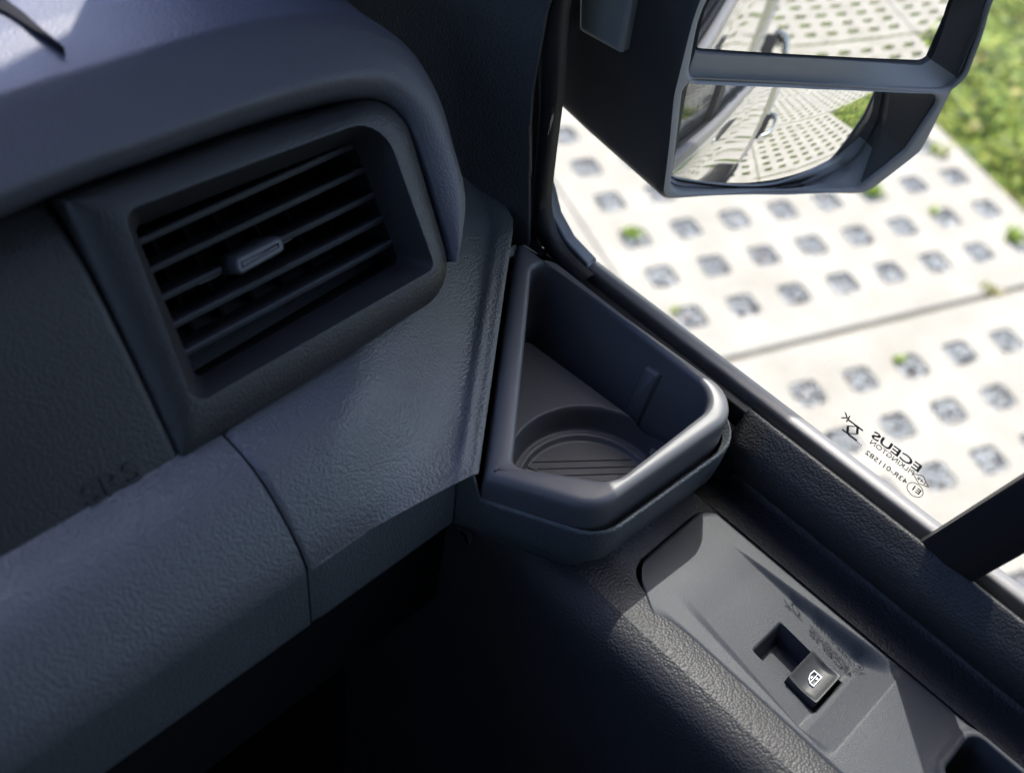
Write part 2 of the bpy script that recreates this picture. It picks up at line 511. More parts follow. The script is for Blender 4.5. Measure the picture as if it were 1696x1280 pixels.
# leafy verge right of the paving
def verge():
    q = np.random.default_rng(11); V, F, T = [], [], []; n = 0
    cols = [(.17, .24, .030), (.24, .30, .035), (.10, .16, .025), (.31, .34, .06), (.05, .085, .018), (.34, .31, .08), (.30, .19, .08)]
    pw = [.26, .22, .2, .12, .12, .055, .025]
    def put(col, row, size, zmax):
        nonlocal n
        lift = .5 + .5 * math.sin(col * 2.1 + 1.3 * math.sin(row * 1.7)) * math.cos(row * 1.3 + .7 * col)
        edge = min(1., max(0., (col - 7.78) / .9))
        z = q.uniform(0, 1) ** .7 * zmax * (.25 + .75 * edge) * (.45 + .8 * lift)
        p = gpt(col, row, z - .02)
        nrm = np.array([q.normal() * .55, q.normal() * .55, 1.]); nrm /= np.linalg.norm(nrm)
        a = np.cross(nrm, [math.cos(k := q.uniform(0, 6.28)), math.sin(k), .2]); a /= np.linalg.norm(a); b = np.cross(nrm, a)
        L = size * q.uniform(.6, 1.35); W = L * q.uniform(.35, .6)
        V.extend([p - a * L, p - a * L * .2 + b * W - nrm * .1 * L, p + a * L + nrm * .2 * L, p - a * L * .2 - b * W - nrm * .1 * L])
        F.append((n, n + 1, n + 2, n + 3)); n += 4
        dark = .55 + .6 * (z / (zmax + 1e-6))
        T.append(np.array(cols[q.choice(7, p=pw)]) * q.uniform(.75, 1.25))
    for k in range(26000):
        put(7.78 + 8 * q.uniform() ** 1.3, q.uniform(-14, 8), .016, .13)
    for k in range(20000):
        put(7.8 + q.uniform(0, 12), q.uniform(8, 32), .018, .09)
    o = tone_mesh('grass_verge', V, F, T, LEAF)
    return o
verge()
v, f = [], []
nu, nv = 30, 72
for i in range(nu):
    for j in range(nv):
        c, r = 7.80 + i * .6, -16 + j * .67
        v.append(gpt(c, r, -.03 + .02 * math.sin(c * 2.3) * math.cos(r * 1.9)))
vs = mk('verge_soil', v, grid_faces(nu, nv), mat('mossy_soil', (.045, .06, .02), .95, spec=.1))
vs['kind'] = 'structure'

# the few weeds growing in gravel holes
def weed(px, py, label, h=.05, n=26, spread=.02, tones=((.24, .33, .04), (.20, .29, .04), (.28, .35, .07)), seed=1):
    p = atz(px, py, -H - .01); h *= .72; n = int(n * .7); spread *= .8
    V, F, T = blades([p], n, h, .006, spread, list(tones), .8, seed)
    o = mk2('weed', V, F, T, LEAF, 0, (p[0], p[1], -H - .03))
    o['label'] = label; o['category'] = 'weed'; o['group'] = 'weeds in the paving'
weed(1043, 390, 'bright green weed in the gravel hole nearest the front corner of the side window', .05, 30, .022, seed=2)
weed(1440, 322, 'broad bright green weed just below the lower edge of the wing mirror', .06, 34, .03, seed=3)
weed(1542, 354, 'small green weed at the edge of a gravel hole right of the mirror\'s lower corner', .035, 16, .012, seed=4)
weed(1483, 600, 'small green weed in the first hole row behind the slab joint', .04, 18, .014, seed=5)
weed(1116, 520, 'tiny green weed in the hole above the window sill near the cup holder', .03, 14, .012, seed=6)
weed(1676, 396, 'feathery weed in the hole closest to the leafy verge', .06, 30, .03, seed=7)
weed(1637, 484, 'brownish weed growing out of the joint between two slabs', .04, 26, .03, ((.22, .22, .05), (.30, .27, .08), (.24, .30, .06)), 8)
weed(1553, 256, 'weed clump at the slab edge tucked behind the mirror housing', .06, 34, .035, ((.25, .33, .07), (.30, .30, .10)), 9)

# ------------------------------------------------------------------ the van body around the view
van = empty('van_body', (0, 0, -H), 'dark van cab around the dashboard with grained windscreen pillar trim', 'van')
def bx(name, p0, p1, m, bev=.01, parent=van):
    v, f = box(p0, p1); o = mk(name, v, f, m, parent, smooth=0)
    if bev: bevel(o, bev)
    return o
bx('roof', (-1.42, -1.05, .50), (.299, .26, .56), HEADL, .02)
bx('rear_bulkhead', (-1.42, -1.10, -1.15), (.33, -1.04, .50), HEADL, .01)
bx('cab_floor', (-1.42, -1.04, -1.22), (.40, .95, -1.15), CARPET, .01)
bx('firewall', (-1.42, .86, -1.15), (.40, .95, -.30), CARPET, .01)
bx('kick_panel', (.30, .305, -1.15), (.40, .86, -.42), CARPET, .01)
bx('driver_side', (-1.48, -1.10, -1.22), (-1.42, .95, -.05), CARPET, .01)
bx('driver_roof_rail', (-1.48, -1.10, .40), (-1.42, .62, .56), CARPET, .01)
bx('passenger_sun_block_rail', (.30, -1.10, .47), (.36, .70, .76), CARPET, .01)  # unseen rail, made longer and deeper to block sun from the ledge
bx('centre_pillar', (.29, -1.04, -.50), (.36, -.52, .50), CARPET, .01)

V = [(x, y, z) for x, y, z in ((-1.40, .26, .50), (.30, .26, .50), (.345, .86, -.28), (-1.40, .86, -.28))]
mk('windscreen', V, [(0, 1, 2, 3)], WSCREEN, van, smooth=0, solid=.004)

V = [(.35, y, z) for y, z in ((.44, -.26), (.86, -.26), (.62, .47), (.53, .47))]
mk('added_quarter_pane', V, [(0, 1, 2, 3)], WSCREEN, van, smooth=0, solid=.003)  # unseen pane, added to fill the opening that lets sun onto the dash

# exterior flank behind the passenger door, seen in the mirrors
prof = [(.345, .60), (.355, .40), (.362, .0), (.367, -.30), (.3735, -.42), (.380, -.60), (.382, -.95), (.380, -1.235)]
V = [(x, y, z) for x, z in prof for y in (-.80, -3.9)]
mk('flank_panel', V, grid_faces(len(prof), 2), PAINT, van, solid=.02)
bx('flank_cladding', (.34, -3.9, -1.310), (.387, -.80, -1.238), CLAD, .01)
bx('flank_sill', (.30, -3.9, -1.50), (.368, -.80, -1.313), PAINT, .02)

# windscreen pillar trim: leans back as it rises, grained
def ys(z):
    return .283 - max(0, (-.30 - z)) * .20 - min(max(0, z + .225), .175) * 1.0 - max(0, z + .05) * .15
prof = [(.3475, 0), (.3455, .004), (.341, .012), (.334, .022), (.322, .036), (.304, .050), (.282, .064), (.268, .080), (.262, .12), (.262, .30)]
zs = [-.44, -.40, -.37, -.34, -.31, -.29, -.27, -.25, -.22, -.15, -.05, .1, .3, .5]
C = catmull([[x, d, 0] for x, d in prof], 4)
V = [(x, ys(z) + d + (.0 if z < -.30 else 0), z) for z in zs for x, d, _ in C]
mk('pillar_trim', V, grid_faces(len(zs), len(C)), LEATHER, van, solid=.004, smooth=60)

# ------------------------------------------------------------------ dashboard
dash = empty('dashboard', (0, .4, -.9), 'charcoal grained dashboard with a storage ledge and rounded hood over the side vent', 'dashboard')
PROF = [(.36, -.329), (.29, -.328), (.25, -.327), (.230, -.3265), (.213, -.3268), (.206, -.3285), (.20, -.3312), (.195, -.3346), (.190, -.3387), (.185, -.3435), (.180, -.3490), (.1765, -.3545), (.1745, -.3592), (.1722, -.3960), (.1745, -.4005), (.182, -.4025), (.25, -.41), (.40, -.44)]
def soften(P, n=3, w=.0016):
    """polyline with every corner rounded over a short length, so the creases stay crisp"""
    P = np.array(P, float); out = [P[0]]
    for i in range(1, len(P) - 1):
        a, b, c = P[i - 1], P[i], P[i + 1]
        la, lc = np.linalg.norm(a - b), np.linalg.norm(c - b)
        ta, tc = min(w, .45 * la), min(w, .45 * lc)
        p, q = b + (a - b) / la * ta, b + (c - b) / lc * tc
        for k in range(n + 1):
            t = k / n; out.append(p * (1 - t) ** 2 + 2 * b * t * (1 - t) + q * t * t)
    out.append(P[-1]); return np.array(out)
def shelf_z(y):
    p = [q for q in PROF if q[1] >= -.36][::-1]
    yy = np.array([q[0] for q in p]); zz = np.array([q[1] for q in p])
    return np.interp(y, yy, zz, left=-.36)
PC = soften([[0, y, z] for y, z in PROF], 3, .0022)
XS0, XS1 = .1305, .2065
# left ledge section
xs = np.linspace(-1.38, XS0 - .0006, 12)
def ends(profile, x, d):       # tuck the edge in a little so the joint reads as a groove
    return profile
V = []
for i, x in enumerate(list(xs) + [XS0 - .0003]):
    k = .0012 if i == len(xs) else 0.
    for p in PC: V.append((x, p[1] + (k if p[2] < -.34 else 0), p[2] - (k if p[2] > -.36 else 0)))
mk('ledge_panel', V, grid_faces(13, len(PC)), LEATHER, dash, solid=.003, smooth=50)
# corner section: same ledge, then falls towards the cup holder groove and rises to the pillar
GA, GB = np.array([.2118, .1672]), np.array([.3285, .2660])
gdir = (GB - GA) / np.linalg.norm(GB - GA); gn = np.array([-gdir[1], gdir[0]])
right = [(XS1, .1742), (.2088, .1712), (.2118, .1672)] + [tuple(GA + (GB - GA) * t) for t in np.linspace(.06, 1, 36)] + [(.3345, .272), (.345, .30), (.347, .34)]
left = [(XS0 + .0006, y) for y in np.concatenate([np.linspace(.1742, .23, 30), np.linspace(.236, .36, len(right) - 30)])]
V = []; NU = 70
ysl = np.array(left)[:, 1]
for i, (L_, R_) in enumerate(zip(left, right)):
    for j in range(NU):
        t = j / (NU - 1)
        t = t if t < .5 else t
        x, y = L_[0] + (R_[0] - L_[0]) * t, L_[1] + (R_[1] - L_[1]) * t
        s = float((np.array([x, y]) - GA) @ gn)
        base = float(shelf_z(np.array(y)))
        zg = -.3565 - max(0, .18 - y) * .1
        k = float(sstep(np.array(s), .006, .058))
        lip = .0016 * math.exp(-((s - .0075) / .0022) ** 2)
        z = zg + (base - zg) * k + (lip if y > .178 else lip * max(0, (y - .168) / .01))
        z -= .0015 * max(0, 1 - s / .0016) if s < .0016 else 0
        if j == 0: z -= .0010
        V.append((x, y, z))
n0 = len(V); F = grid_faces(len(left), NU)
# front face of the corner section
fr = [p for p in PC if p[2] < -.3585]
fx = np.linspace(XS0 + .0006, XS1, 14)
mb = MB(); mb.add(V, F)
mb.add([(x, p[1] + (.0008 if i == 0 else 0), p[2]) for i, x in enumerate(fx) for p in ([[0, .1742, -.3592]] + fr)], grid_faces(14, len(fr) + 1))
mb.build('corner_ledge_panel', LEATHER, dash, smooth=50)

# sleeve that carries the cup holder
SL = [(.338, .2700), (.3385, .1120), (.2390, .1170), (XS1, .1745), (.3285, .2690)]
SR = [.004, .022, .022, .0030, .003]
base = rpoly(SL, SR, 9, 10)
def ztop(p):
    d = np.hypot(p[0] - XS1, p[1] - .1745)
    s = (np.array(p) - GA) @ gn
    if s > -.003 and p[1] > .165: return -.360 - .012 * float(sstep(np.array(p[1]), .256, .266))
    return -.3752 + .0155 * float(sstep(np.array(.0125 - d), 0., .006))
in0 = offset2(base, -.0035)
L = [[(*p, ztop(p) - .004) for p in in0], [(*p, ztop(p)) for p in offset2(base, -.0012)], [(*p, ztop(p) - .0008) for p in offset2(base, -.0002)], [(*p, ztop(p) - .002) for p in base],
     [(*p, -.390) for p in offset2(base, -.0004)], [(*p, -.399) for p in offset2(base, -.0012)], [(*p, -.4035) for p in offset2(base, -.004)],
     [(*p, -.4075) for p in offset2(base, -.008)], [(*p, -.4185) for p in offset2(base, -.0115)]]
v, f = loft(L, cap1=True)
mk('cup_holder_surround', v, f, LEATHER, dash, smooth=50)

# fascia plane
FT = np.array([0, .606, .796]); FN = np.array([0, -.796, .606]); F0 = np.array([0, .2275, -.327])
def fpl(px, py, w):                # pixel of the photograph measured onto the fascia plane, w above it
    return atp(px, py, F0 + FN * w, FN)
def fuv(u, v, w): return np.array([u, 0, 0]) + F0 + FT * v + FN * w
# glove box lid
prof = [(-.030, -.004), (-.02, .000), (.0, .001), (.04, .0015), (.070, .0005), (.086, -.003), (.096, -.008), (.0985, -.0105), (.0995, -.016)]
PCG = catmull([[0, a, b] for a, b in prof], 4)
V = []
XG = .1135
xsn = list(np.linspace(-1.38, XG - .004, 10)) + [XG - .0016, XG - .0004, XG, XG]
dw = [0] * 10 + [-.0002, -.0012, -.003, -.015]
for x, k in zip(xsn, dw):
    for p in PCG: V.append(fuv(x, p[1], p[2] + k))
lid = mk('glove_box_lid', V, grid_faces(len(xsn), len(PCG)), FASCIA, dash, smooth=50)

def text_mesh(name, body, size, origin_, xdir, ydir, m, parent, ext=.0002, width=None, bold=0.):
    """lettering as a mesh standing on its base line at origin_, stretched to the measured width"""
    cu = bpy.data.curves.new(name, 'FONT'); cu.body = body; cu.size = size; cu.extrude = ext; cu.offset = bold; cu.resolution_u = 3
    t = bpy.data.objects.new(name, cu); COL.objects.link(t)
    bpy.context.view_layer.update()
    me = bpy.data.meshes.new_from_object(t.evaluated_get(bpy.context.evaluated_depsgraph_get()))
    bpy.data.objects.remove(t); bpy.data.curves.remove(cu)
    P = np.zeros(len(me.vertices) * 3, np.float32); me.vertices.foreach_get('co', P); P = P.reshape(-1, 3).astype(float)
    P[:, 0] -= P[:, 0].min()
    if width: P[:, 0] *= width / P[:, 0].max()
    x = np.array(Vector(xdir).normalized()); y = np.array(Vector(ydir).normalized()); z = np.cross(x, y)
    W = np.array(origin_) + P[:, :1] * x + P[:, 1:2] * y + P[:, 2:] * z
    F = [tuple(p.vertices) for p in me.polygons]; bpy.data.meshes.remove(me)
    return mk(name, W, F, m, parent, smooth=0)
a = fpl(148, 838, .0014); b = fpl(222, 795, .0014)
text_mesh('embossed_lettering', 'SRS', .0105, a, (1, 0, 0), FT, FASCIA, lid, .0005, .021)

# air vent: bezel ring, slats, vanes, knob
vent = None
WB = .0025
def floop(pxs, w, radii, K=8, Lr=7):
    P = [fpl(*p, w) for p in pxs]
    UV = [(p[0], float((p - F0) @ FT)) for p in P]
    return rpoly(UV, radii, K, Lr)
outer_uv = floop([(100, 328), (400, 221), (664, 145), (760, 478), (302, 768)], WB, [.001, .1, .020, .020, .001])
ridge_uv = floop([(203, 352), (420, 270), (632, 192), (722, 444), (322, 672)], WB + .004, [.006, .1, .016, .004, .006])
open_uv = floop([(222, 378), (405, 305), (588, 234), (664, 434), (327, 628)], -.012, [.003, .1, .006, .003, .003])
back_uv = floop([(230, 380), (405, 309), (585, 240), (660, 430), (331, 622)], -.014, [.003, .1, .006, .003, .003])
def L3(uv, w): return [fuv(p[0], p[1], w) for p in uv]
def mix(a, b, t): return [np.array(p) * (1 - t) + np.array(q) * t for p, q in zip(a, b)]
loops = [L3(offset2(outer_uv, -.0004), -.022), L3(outer_uv, -.002), L3(outer_uv, WB - .004), L3(offset2(outer_uv, -.0008), WB - .0015),
         L3(mix(outer_uv, ridge_uv, .15), WB + .0003), L3(mix(outer_uv, ridge_uv, .55), WB + .0025), L3(mix(outer_uv, ridge_uv, .88), WB + .0038),
         L3(ridge_uv, WB + .0038), L3(mix(ridge_uv, open_uv, .10), WB + .0026), L3(mix(ridge_uv, open_uv, .5), -.0015), L3(mix(ridge_uv, open_uv, .92), -.010), L3(open_uv, -.0135)]
v, f = loft(loops)
vent = mk('air_vent', v, f, BEZM, dash, smooth=45)
v, f = loft([L3(offset2(open_uv, .0006), -.0138), L3(open_uv, -.0142), L3(back_uv, -.060)], cap1=True)
mk('air_duct', v, f, BLACK, vent, smooth=0)
gl = offset2(outer_uv, -.003); gl2 = offset2(outer_uv, .0035)
v, f = loft([L3(gl, -.013), L3(gl2, -.013)]); mk('groove_backing', v, f, BLACK, dash, smooth=0, solid=.002)
v, f = loft([[fuv(-1.38, .05, -.017), fuv(XG + .002, .05, -.017)], [fuv(-1.38, .13, -.017), fuv(XG + .002, .13, -.017)]], closed=False); mk('lid_backing', v, f, BLACK, dash, smooth=0, solid=.002)
# slats
sl = [((228, 406), (574, 249)), ((246, 453), (600, 285)), ((266, 499), (624, 324)), ((287, 543), (643, 361)), ((308, 588), (660, 399))]
def slat_mesh(p, q, cut=None):
    a, b = fpl(*p, -.0135), fpl(*q, -.0135)
    sec = [(.0000, -.0006), (.0010, .0004), (.0013, .0012), (.0009, .0019), (.0, .0022), (-.022, .0015), (-.022, .0), (-.004, -.0008)]   # (out, up)
    dd = (b - a) / np.linalg.norm(b - a); up_ = np.cross(FN, dd); up_ = up_ if up_[2] > 0 else -up_
    return loft([[c + FN * o_ + up_ * u for o_, u in sec] for c in (a - dd * .004, a, b, b + dd * .004)], cap0=True, cap1=True)
for i, (p, q) in enumerate(sl):
    if i == 2:
        p1 = (352, 457); q1 = (462, 403)
        mb = MB(); mb.add(*slat_mesh(p, p1)); mb.add(*slat_mesh(q1, q))
        # the stem behind the knob keeps both halves one piece
        a, b = fpl(*p1, -.022), fpl(*q1, -.022)
        mb.add(*slat_mesh(p1, q1)) if False else None
        dd = (b - a) / np.linalg.norm(b - a)
        sec = [(0, -.001), (0, .001), (-.008, .001), (-.008, -.001)]
        mb.add(*loft([[c + FN * o_ + FT * u for o_, u in sec] for c in (a - dd * .006, b + dd * .006)], cap0=True, cap1=True))
        mb.build('slat', SLATM, vent, smooth=40)
    else:
        v, f = slat_mesh(p, q); mk('slat', v, f, SLATM, vent, smooth=40)
for i in range(7):
    t = (i + .5) / 7
    a = fpl(228 + (574 - 228) * t, 406 + (249 - 406) * t, -.036); b = fpl(308 + (660 - 308) * t, 588 + (399 - 588) * t, -.036)
    n_ = np.array([1, 0, 0]); mb = MB()
    P = [a + FT * .008, b - FT * .008]
    mb.add(*loft([[p + n_ * dx_ + FN * o_ for dx_, o_ in ((-.0008, 0), (.0008, 0), (.0008, -.015), (-.0008, -.015))] for p in P], cap0=True, cap1=True))
    mb.build('vane', BLACK, vent, smooth=0)
# knob
ka, kb, kc, kd = (391, 430), (466, 392), (471, 414), (398, 455)
def kn(k, w): 
    return [fpl(*p, w) for p in k]
front = [ka, kb, kc, kd]
P = [fpl(*p, -.006) for p in front]
UV = [(p[0], float((p - F0) @ FT)) for p in P]
r0 = rpoly(UV, .0016, 5, 3)
lp = [L3(offset2(r0, .0008), -.022), L3(offset2(r0, .0008), -.0085), L3(offset2(r0, .0003), -.0068), L3(offset2(r0, -.0004), -.0062), L3(offset2(r0, -.0016), -.0062), L3(offset2(r0, -.0018), -.0068), L3(offset2(r0, -.0021), -.0068), L3(offset2(r0, -.0023), -.0063)]
v, f = loft(lp, cap1=True)
kn_ = mk('adjuster_knob', v, f, KNOBM, vent, smooth=35)

# hood over the fascia
def hood():
    P = [(-1.38, .1012), (-.30, .1010), (-.05, .1000), (.05, .0992)]
    for px in ((100, 316), (250, 262), (400, 208), (520, 172), (590, 160), (640, 166), (678, 202), (706, 270), (728, 342), (743, 396), (750, 434)):
        q = fpl(*px, .004); P.append((q[0], float((q - F0) @ FT)))
    K = [0, 0, 0, 0, 0, 0, 0, .08, .22, .5, .82, 1, 1, 1, 1]
    SCL = [1] * 12 + [.92, .50, .10]
    C = catmull(np.array([[a, b, k * 1., c] for (a, b), k, c in zip(P, K, SCL)]), 9)
    T = np.gradient(C[:, :2], axis=0); T /= np.linalg.norm(T, axis=1)[:, None]
    for _ in range(6): T[1:-1] = (T[:-2] + 2 * T[1:-1] + T[2:]) / 4
    T /= np.linalg.norm(T, axis=1)[:, None]
    N2 = np.stack([-T[:, 1], T[:, 0]], 1)
    oL = np.array([-.002, 0, .0012, .0036, .0060, .0085, .018, .0285, .0337, .0385, .0524, .158, .35])
    nL = np.array([-.016, -.0010, .0022, .0050, .0066, .0066, .0049, .0032, .0018, -.0028, -.0173, -.151, -.40])
    oR = np.array([-.002, 0, .0012, .0036, .0065, .0100, .0140, .0172, .0190, .0196, .0190, .016, .01])
    nR = np.array([-.016, -.0022, -.0004, .0006, .0014, .0018, .0010, -.0018, -.0062, -.013, -.03, -.08, -.14])
    V = []
    for c, n2 in zip(C, N2):
        k = min(max(c[2], 0), 1); o_ = oL * (1 - k) + oR * k; m_ = nL * (1 - k) + nR * k
        o_ = np.where(o_ > 0, o_ * c[3], o_)
        r = soften(np.stack([o_, m_, 0 * o_], 1))
        V.append([fuv(c[0] + n2[0] * a, c[1] + n2[1] * a, b + .004) for a, b, _ in r])
    V = np.array(V); n_, m_ = V.shape[:2]
    return mk('hood_pad', V.reshape(-1, 3), grid_faces(n_, m_), PADTOP, dash, smooth=60)
hd_ = hood()
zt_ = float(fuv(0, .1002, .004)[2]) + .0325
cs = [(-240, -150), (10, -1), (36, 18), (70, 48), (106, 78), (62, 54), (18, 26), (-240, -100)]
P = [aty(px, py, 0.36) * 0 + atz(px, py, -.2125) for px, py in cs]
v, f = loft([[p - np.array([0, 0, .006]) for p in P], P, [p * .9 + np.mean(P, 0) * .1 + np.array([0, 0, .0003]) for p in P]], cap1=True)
mk('shadow_wedge', v, f, BLACK, dash, smooth=40)  # shadow stripe on the dash top, put in as a black wedge
# panels that close the dashboard from below and behind
for nm, p0, p1 in (('underside_panel', (-1.38, .195, -.52), (.325, .86, -.43)), ('dash_core', (-1.38, .33, -.43), (.30, .80, -.345))):
    v, f = box(p0, p1); bevel(mk(nm, v, f, BLACK, dash, smooth=0), .004)

# ------------------------------------------------------------------ cup holder insert
cup = empty('cup_holder', (.285, .17, -.42), 'satin grey open cup holder set in the dashboard corner beside the window', 'cup holder')
RO = rpoly([(.3302, .2640), (.3368, .1180), (.2385, .1232), (.2137, .1652)], [.004, .019, .020, .0025], 10, 14)
RI = rpoly([(.3288, .2508), (.3288, .1290), (.2550, .1288), (.2270, .1618)], [.007, .014, .016, .0045], 10, 14)
FLC = ([(.3118, .2375), (.3192, .1330), (.2590, .1330), (.2305, .1622)], [.005, .012, .012, .006])
FL = rpoly(*FLC, 10, 14); FLD = rpoly(*FLC, 16, 74)
Z = -.3600
step = offset2(RO, .0007)
loops = [[(*p, -.392) for p in offset2(step, -.001)], [(*p, -.3775) for p in step], [(*p, -.3735) for p in offset2(step, -.0002)], [(*p, Z - .0065) for p in offset2(RO, .0004)], [(*p, Z - .0035) for p in RO],
         [(*p, Z - .0014) for p in offset2(RO, -.0008)], [(*p, Z - .0003) for p in offset2(RO, -.0022)], [(*p, Z) for p in offset2(RO, -.0038)],
         [(*p, Z) for p in offset2(RI, .0026)], [(*p, Z - .0004) for p in offset2(RI, .0014)], [(*p, Z - .0014) for p in offset2(RI, .0005)], [(*p, Z - .0030) for p in RI],
         [(*p, Z - .008) for p in offset2(RI, -.0002)], [(*p, -.398) for p in mix(RI, FL, .6)], [(*p, -.419) for p in FL]]
v, f = loft(loops)
body = mk('tray_body', v, f, SATIN, cup, smooth=45)
# floor with ledge, round well and base
cc = np.array([.2775, .1505]); rr = .0405
NRG = 130
V = []
cen = np.mean(np.array(FL), 0)
for k in range(NRG):
    t = 1 - k / NRG
    for p in FLD:
        q = cen + (np.array(p) - cen) * (t + .004)
        d = np.hypot(*(q - cc))
        z = -.3985
        well = float(sstep(np.array(rr - d), -.0015, .0028))
        z = z * (1 - well) + -.4125 * well
        ring = float(sstep(np.array(rr - .0065 - d), -.001, .0016))
        z -= ring * .0022
        V.append((q[0], q[1], z))
V.append((*cen, V[-1][2]))
F = grid_faces(NRG, len(FLD), False, True)
b0 = (NRG - 1) * len(FLD)
F += [(b0 + i, b0 + (i + 1) % len(FLD), len(V) - 1) for i in range(len(FLD))]
mk('tray_floor', V, F, SATIN, cup, smooth=60)
# ribs of the base mat (two directions)
mb = MB(); zb = -.4147
def rib(a, b, w=.0006, h=.0006):
    a = np.array([*a, zb]); b = np.array([*b, zb]); d = (b - a) / np.linalg.norm(b - a); n_ = np.array([-d[1], d[0], 0]) * w / 2
    up_ = np.array([0, 0, h])
    mb.add([a - n_, a + n_, a + up_, b - n_, b + n_, b + up_], [(0, 1, 2), (3, 5, 4), (0, 3, 4, 1), (1, 4, 5, 2), (2, 5, 3, 0)])
d1 = np.array([.36, -.93]); d1 /= np.linalg.norm(d1); n1 = np.array([d1[1], -d1[0]])
rb = rr - .0075
for k in range(16):
    s = -.016 + k * .0032
    h = math.sqrt(max(0, rb ** 2 - s ** 2)); 
    a, b = cc + n1 * s - d1 * h, cc + n1 * s + d1 * h
    if s < -.0005: 
        continue
    rib(a, b)
d2 = np.array([.80, -.60]); n2 = np.array([.60, .80])
for k in range(12):
    s = -.026 + k * .0042
    pts = [cc + d2 * t + n2 * s for t in np.linspace(-rb, rb, 60)]
    ok = [p for p in pts if np.hypot(*(p - cc)) < rb and (p - cc) @ n1 < -.0012]
    if len(ok) > 4: rib(ok[0], ok[-1])
o = mb.build('base_ribs', SATIN, cup, smooth=0)
# moulded fin on the window-side wall
fin = rpoly([(.196, -.372), (.150, -.372), (.150, -.4135), (.196, -.4135)], [.002, .002, .001, .001], 5, 4)
a_, b_ = atx(1076, 592, .3275), atx(1100, 606, .3275)
fin = rpoly([(a_[1], -.3725), (b_[1], -.3715), (b_[1] - .001, -.4135), (a_[1], -.4135)], [.0015, .0015, .0008, .0008], 5, 4)
def wallx(z): return .3288 - .0096 * min(1, max(0, (-.363 - z) / .056))        # the wall draws in towards the floor
v, f = loft([[(wallx(p[1]) + d, p[0], p[1]) for p in offset2(fin, o_)] for d, o_ in ((.002, .001), (-.0012, .0004), (-.0024, -.0008))], cap1=True)
mk('wall_fin', v, f, SATIN, cup, smooth=40)
f2 = rpoly([(.1335, -.4135), (.1475, -.4135), (.1475, -.405), (.1335, -.405)], .0012, 4, 3)
v, f = loft([[(.3240, p[0], p[1]) for p in f2], [(.3145, p[0], p[1]) for p in offset2(f2, -.0005)], [(.3135, p[0], p[1]) for p in offset2(f2, -.0015)]], cap1=True)
mk('wall_foot', v, f, SATIN, cup, smooth=40)

# ------------------------------------------------------------------ passenger door
door = empty('passenger_door', (.38, -.2, -1.4), 'grained charcoal passenger door with a window switch panel below the glass', 'door')
YD0, YD1 = -.62, .30
# padded bolster below the glass
bp_ = [(.3492, -.400), (.3490, -.378), (.3482, -.3753), (.3470, -.3754), (.3450, -.3778), (.3425, -.3817), (.3400, -.3858), (.3381, -.3898), (.3372, -.3945), (.3378, -.4000), (.3405, -.4075), (.3443, -.4130), (.3465, -.4163), (.3445, -.4186), (.3395, -.4193), (.3290, -.4197), (.3242, -.4200), (.3238, -.4210), (.3238, -.428)]
C = catmull([[x, z, 0] for x, z in bp_], 5)
ysn = np.linspace(YD0, .1215, 40)
V = [(p[0], y, p[1]) for y in ysn for p in C]
mk('padded_bolster', V, grid_faces(len(ysn), len(C)), LEATHER2, door, smooth=60, solid=.003)
v, f = box((.339, .1145, -.433), (.3490, .30, -.392)); mk('door_filler', v, f, BLACK, door, smooth=0)
v, f = box((.3400, .2575, -.46), (.3490, .30, -.3760)); mk('door_filler', v, f, BLACK, door, smooth=0)
v, f = box((.3500, .2665, -.46), (.3565, .45, -.362)); mk('corner_filler', v, f, BLACK, door, smooth=0)
# stitched edge line on the band
mb = MB()
for k in range(70):
    y0_ = YD0 + .02 + k * .0125
    mb.add(*box((.3452, y0_, -.4313), (.3462, y0_ + .0015, -.4305)))
# leather around and inboard of the switch panel
KP = .97                                     # panel and armrest were measured on a plane 3 % too far from the eye
PX0, PX1, PY1 = .2620, .3335, .1150
front_out = rpoly([(PX0, -.45), (PX1, -.45), (PX1, PY1), (PX0 + .010, PY1)], [.002, .002, .014, .012], 10, 16)
lp_ = [(.3338, -.4336), (.262, -.4336), (.2535, -.4342), (.2475, -.4368), (.2430, -.4412), (.2400, -.4470), (.2382, -.4550), (.2372, -.468), (.2372, -.49), (.238, -.55), (.245, -.62), (.252, -.70), (.262, -.9), (.262, -1.12)]
C = catmull([[x, z, 0] for x, z in lp_[2:]], 5)
ysn = np.linspace(YD0, .30, 24)
V = [(p[0], y, p[1] ) for y in ysn for p in C]
mb2 = MB(); mb2.add(V, grid_faces(len(ysn), len(C)))
# flat leather strip between bolster, inner edge and panel, with the panel opening left free
ring_o = rpoly([(.2535, -.62), (.3338, -.62), (.3338, .30), (.2535, .30)], .0005, 10, 16)
gapw = .0009
mb2.add(*loft([[(*p, -.4342 if p[0] < .26 else -.4336) for p in ring_o], [(*p, -.4336) for p in offset2(front_out, gapw + .0008)], [(*p, -.4342) for p in offset2(front_out, gapw)], [(*p, -.439) for p in offset2(front_out, gapw)]]))
mb2.v = [p * KP for p in mb2.v]
mb2.build('armrest_skin', LEATHER2, door, smooth=50)
# map pocket ribs, almost lost in the dark
for k, (px, py, qx, qy) in enumerate(((960, 1165, 1080, 1280), (915, 1170, 985, 1280))):
    a, b = atx(px, py, .238), atx(qx, qy, .238)
    d = (b - a) / np.linalg.norm(b - a); n_ = np.array([0, -d[2], d[1]])
    sec = [(0, 0), (-.006, .001), (-.0075, .004), (-.006, .007), (0, .008)]
    v, f = loft([[c + np.array([o_ + .004, 0, 0]) + n_ * u for o_, u in sec] for c in (a, b + d * .1)], cap0=True, cap1=True)
    mk('pocket_rib', v, f, FASCIA, door, smooth=40)

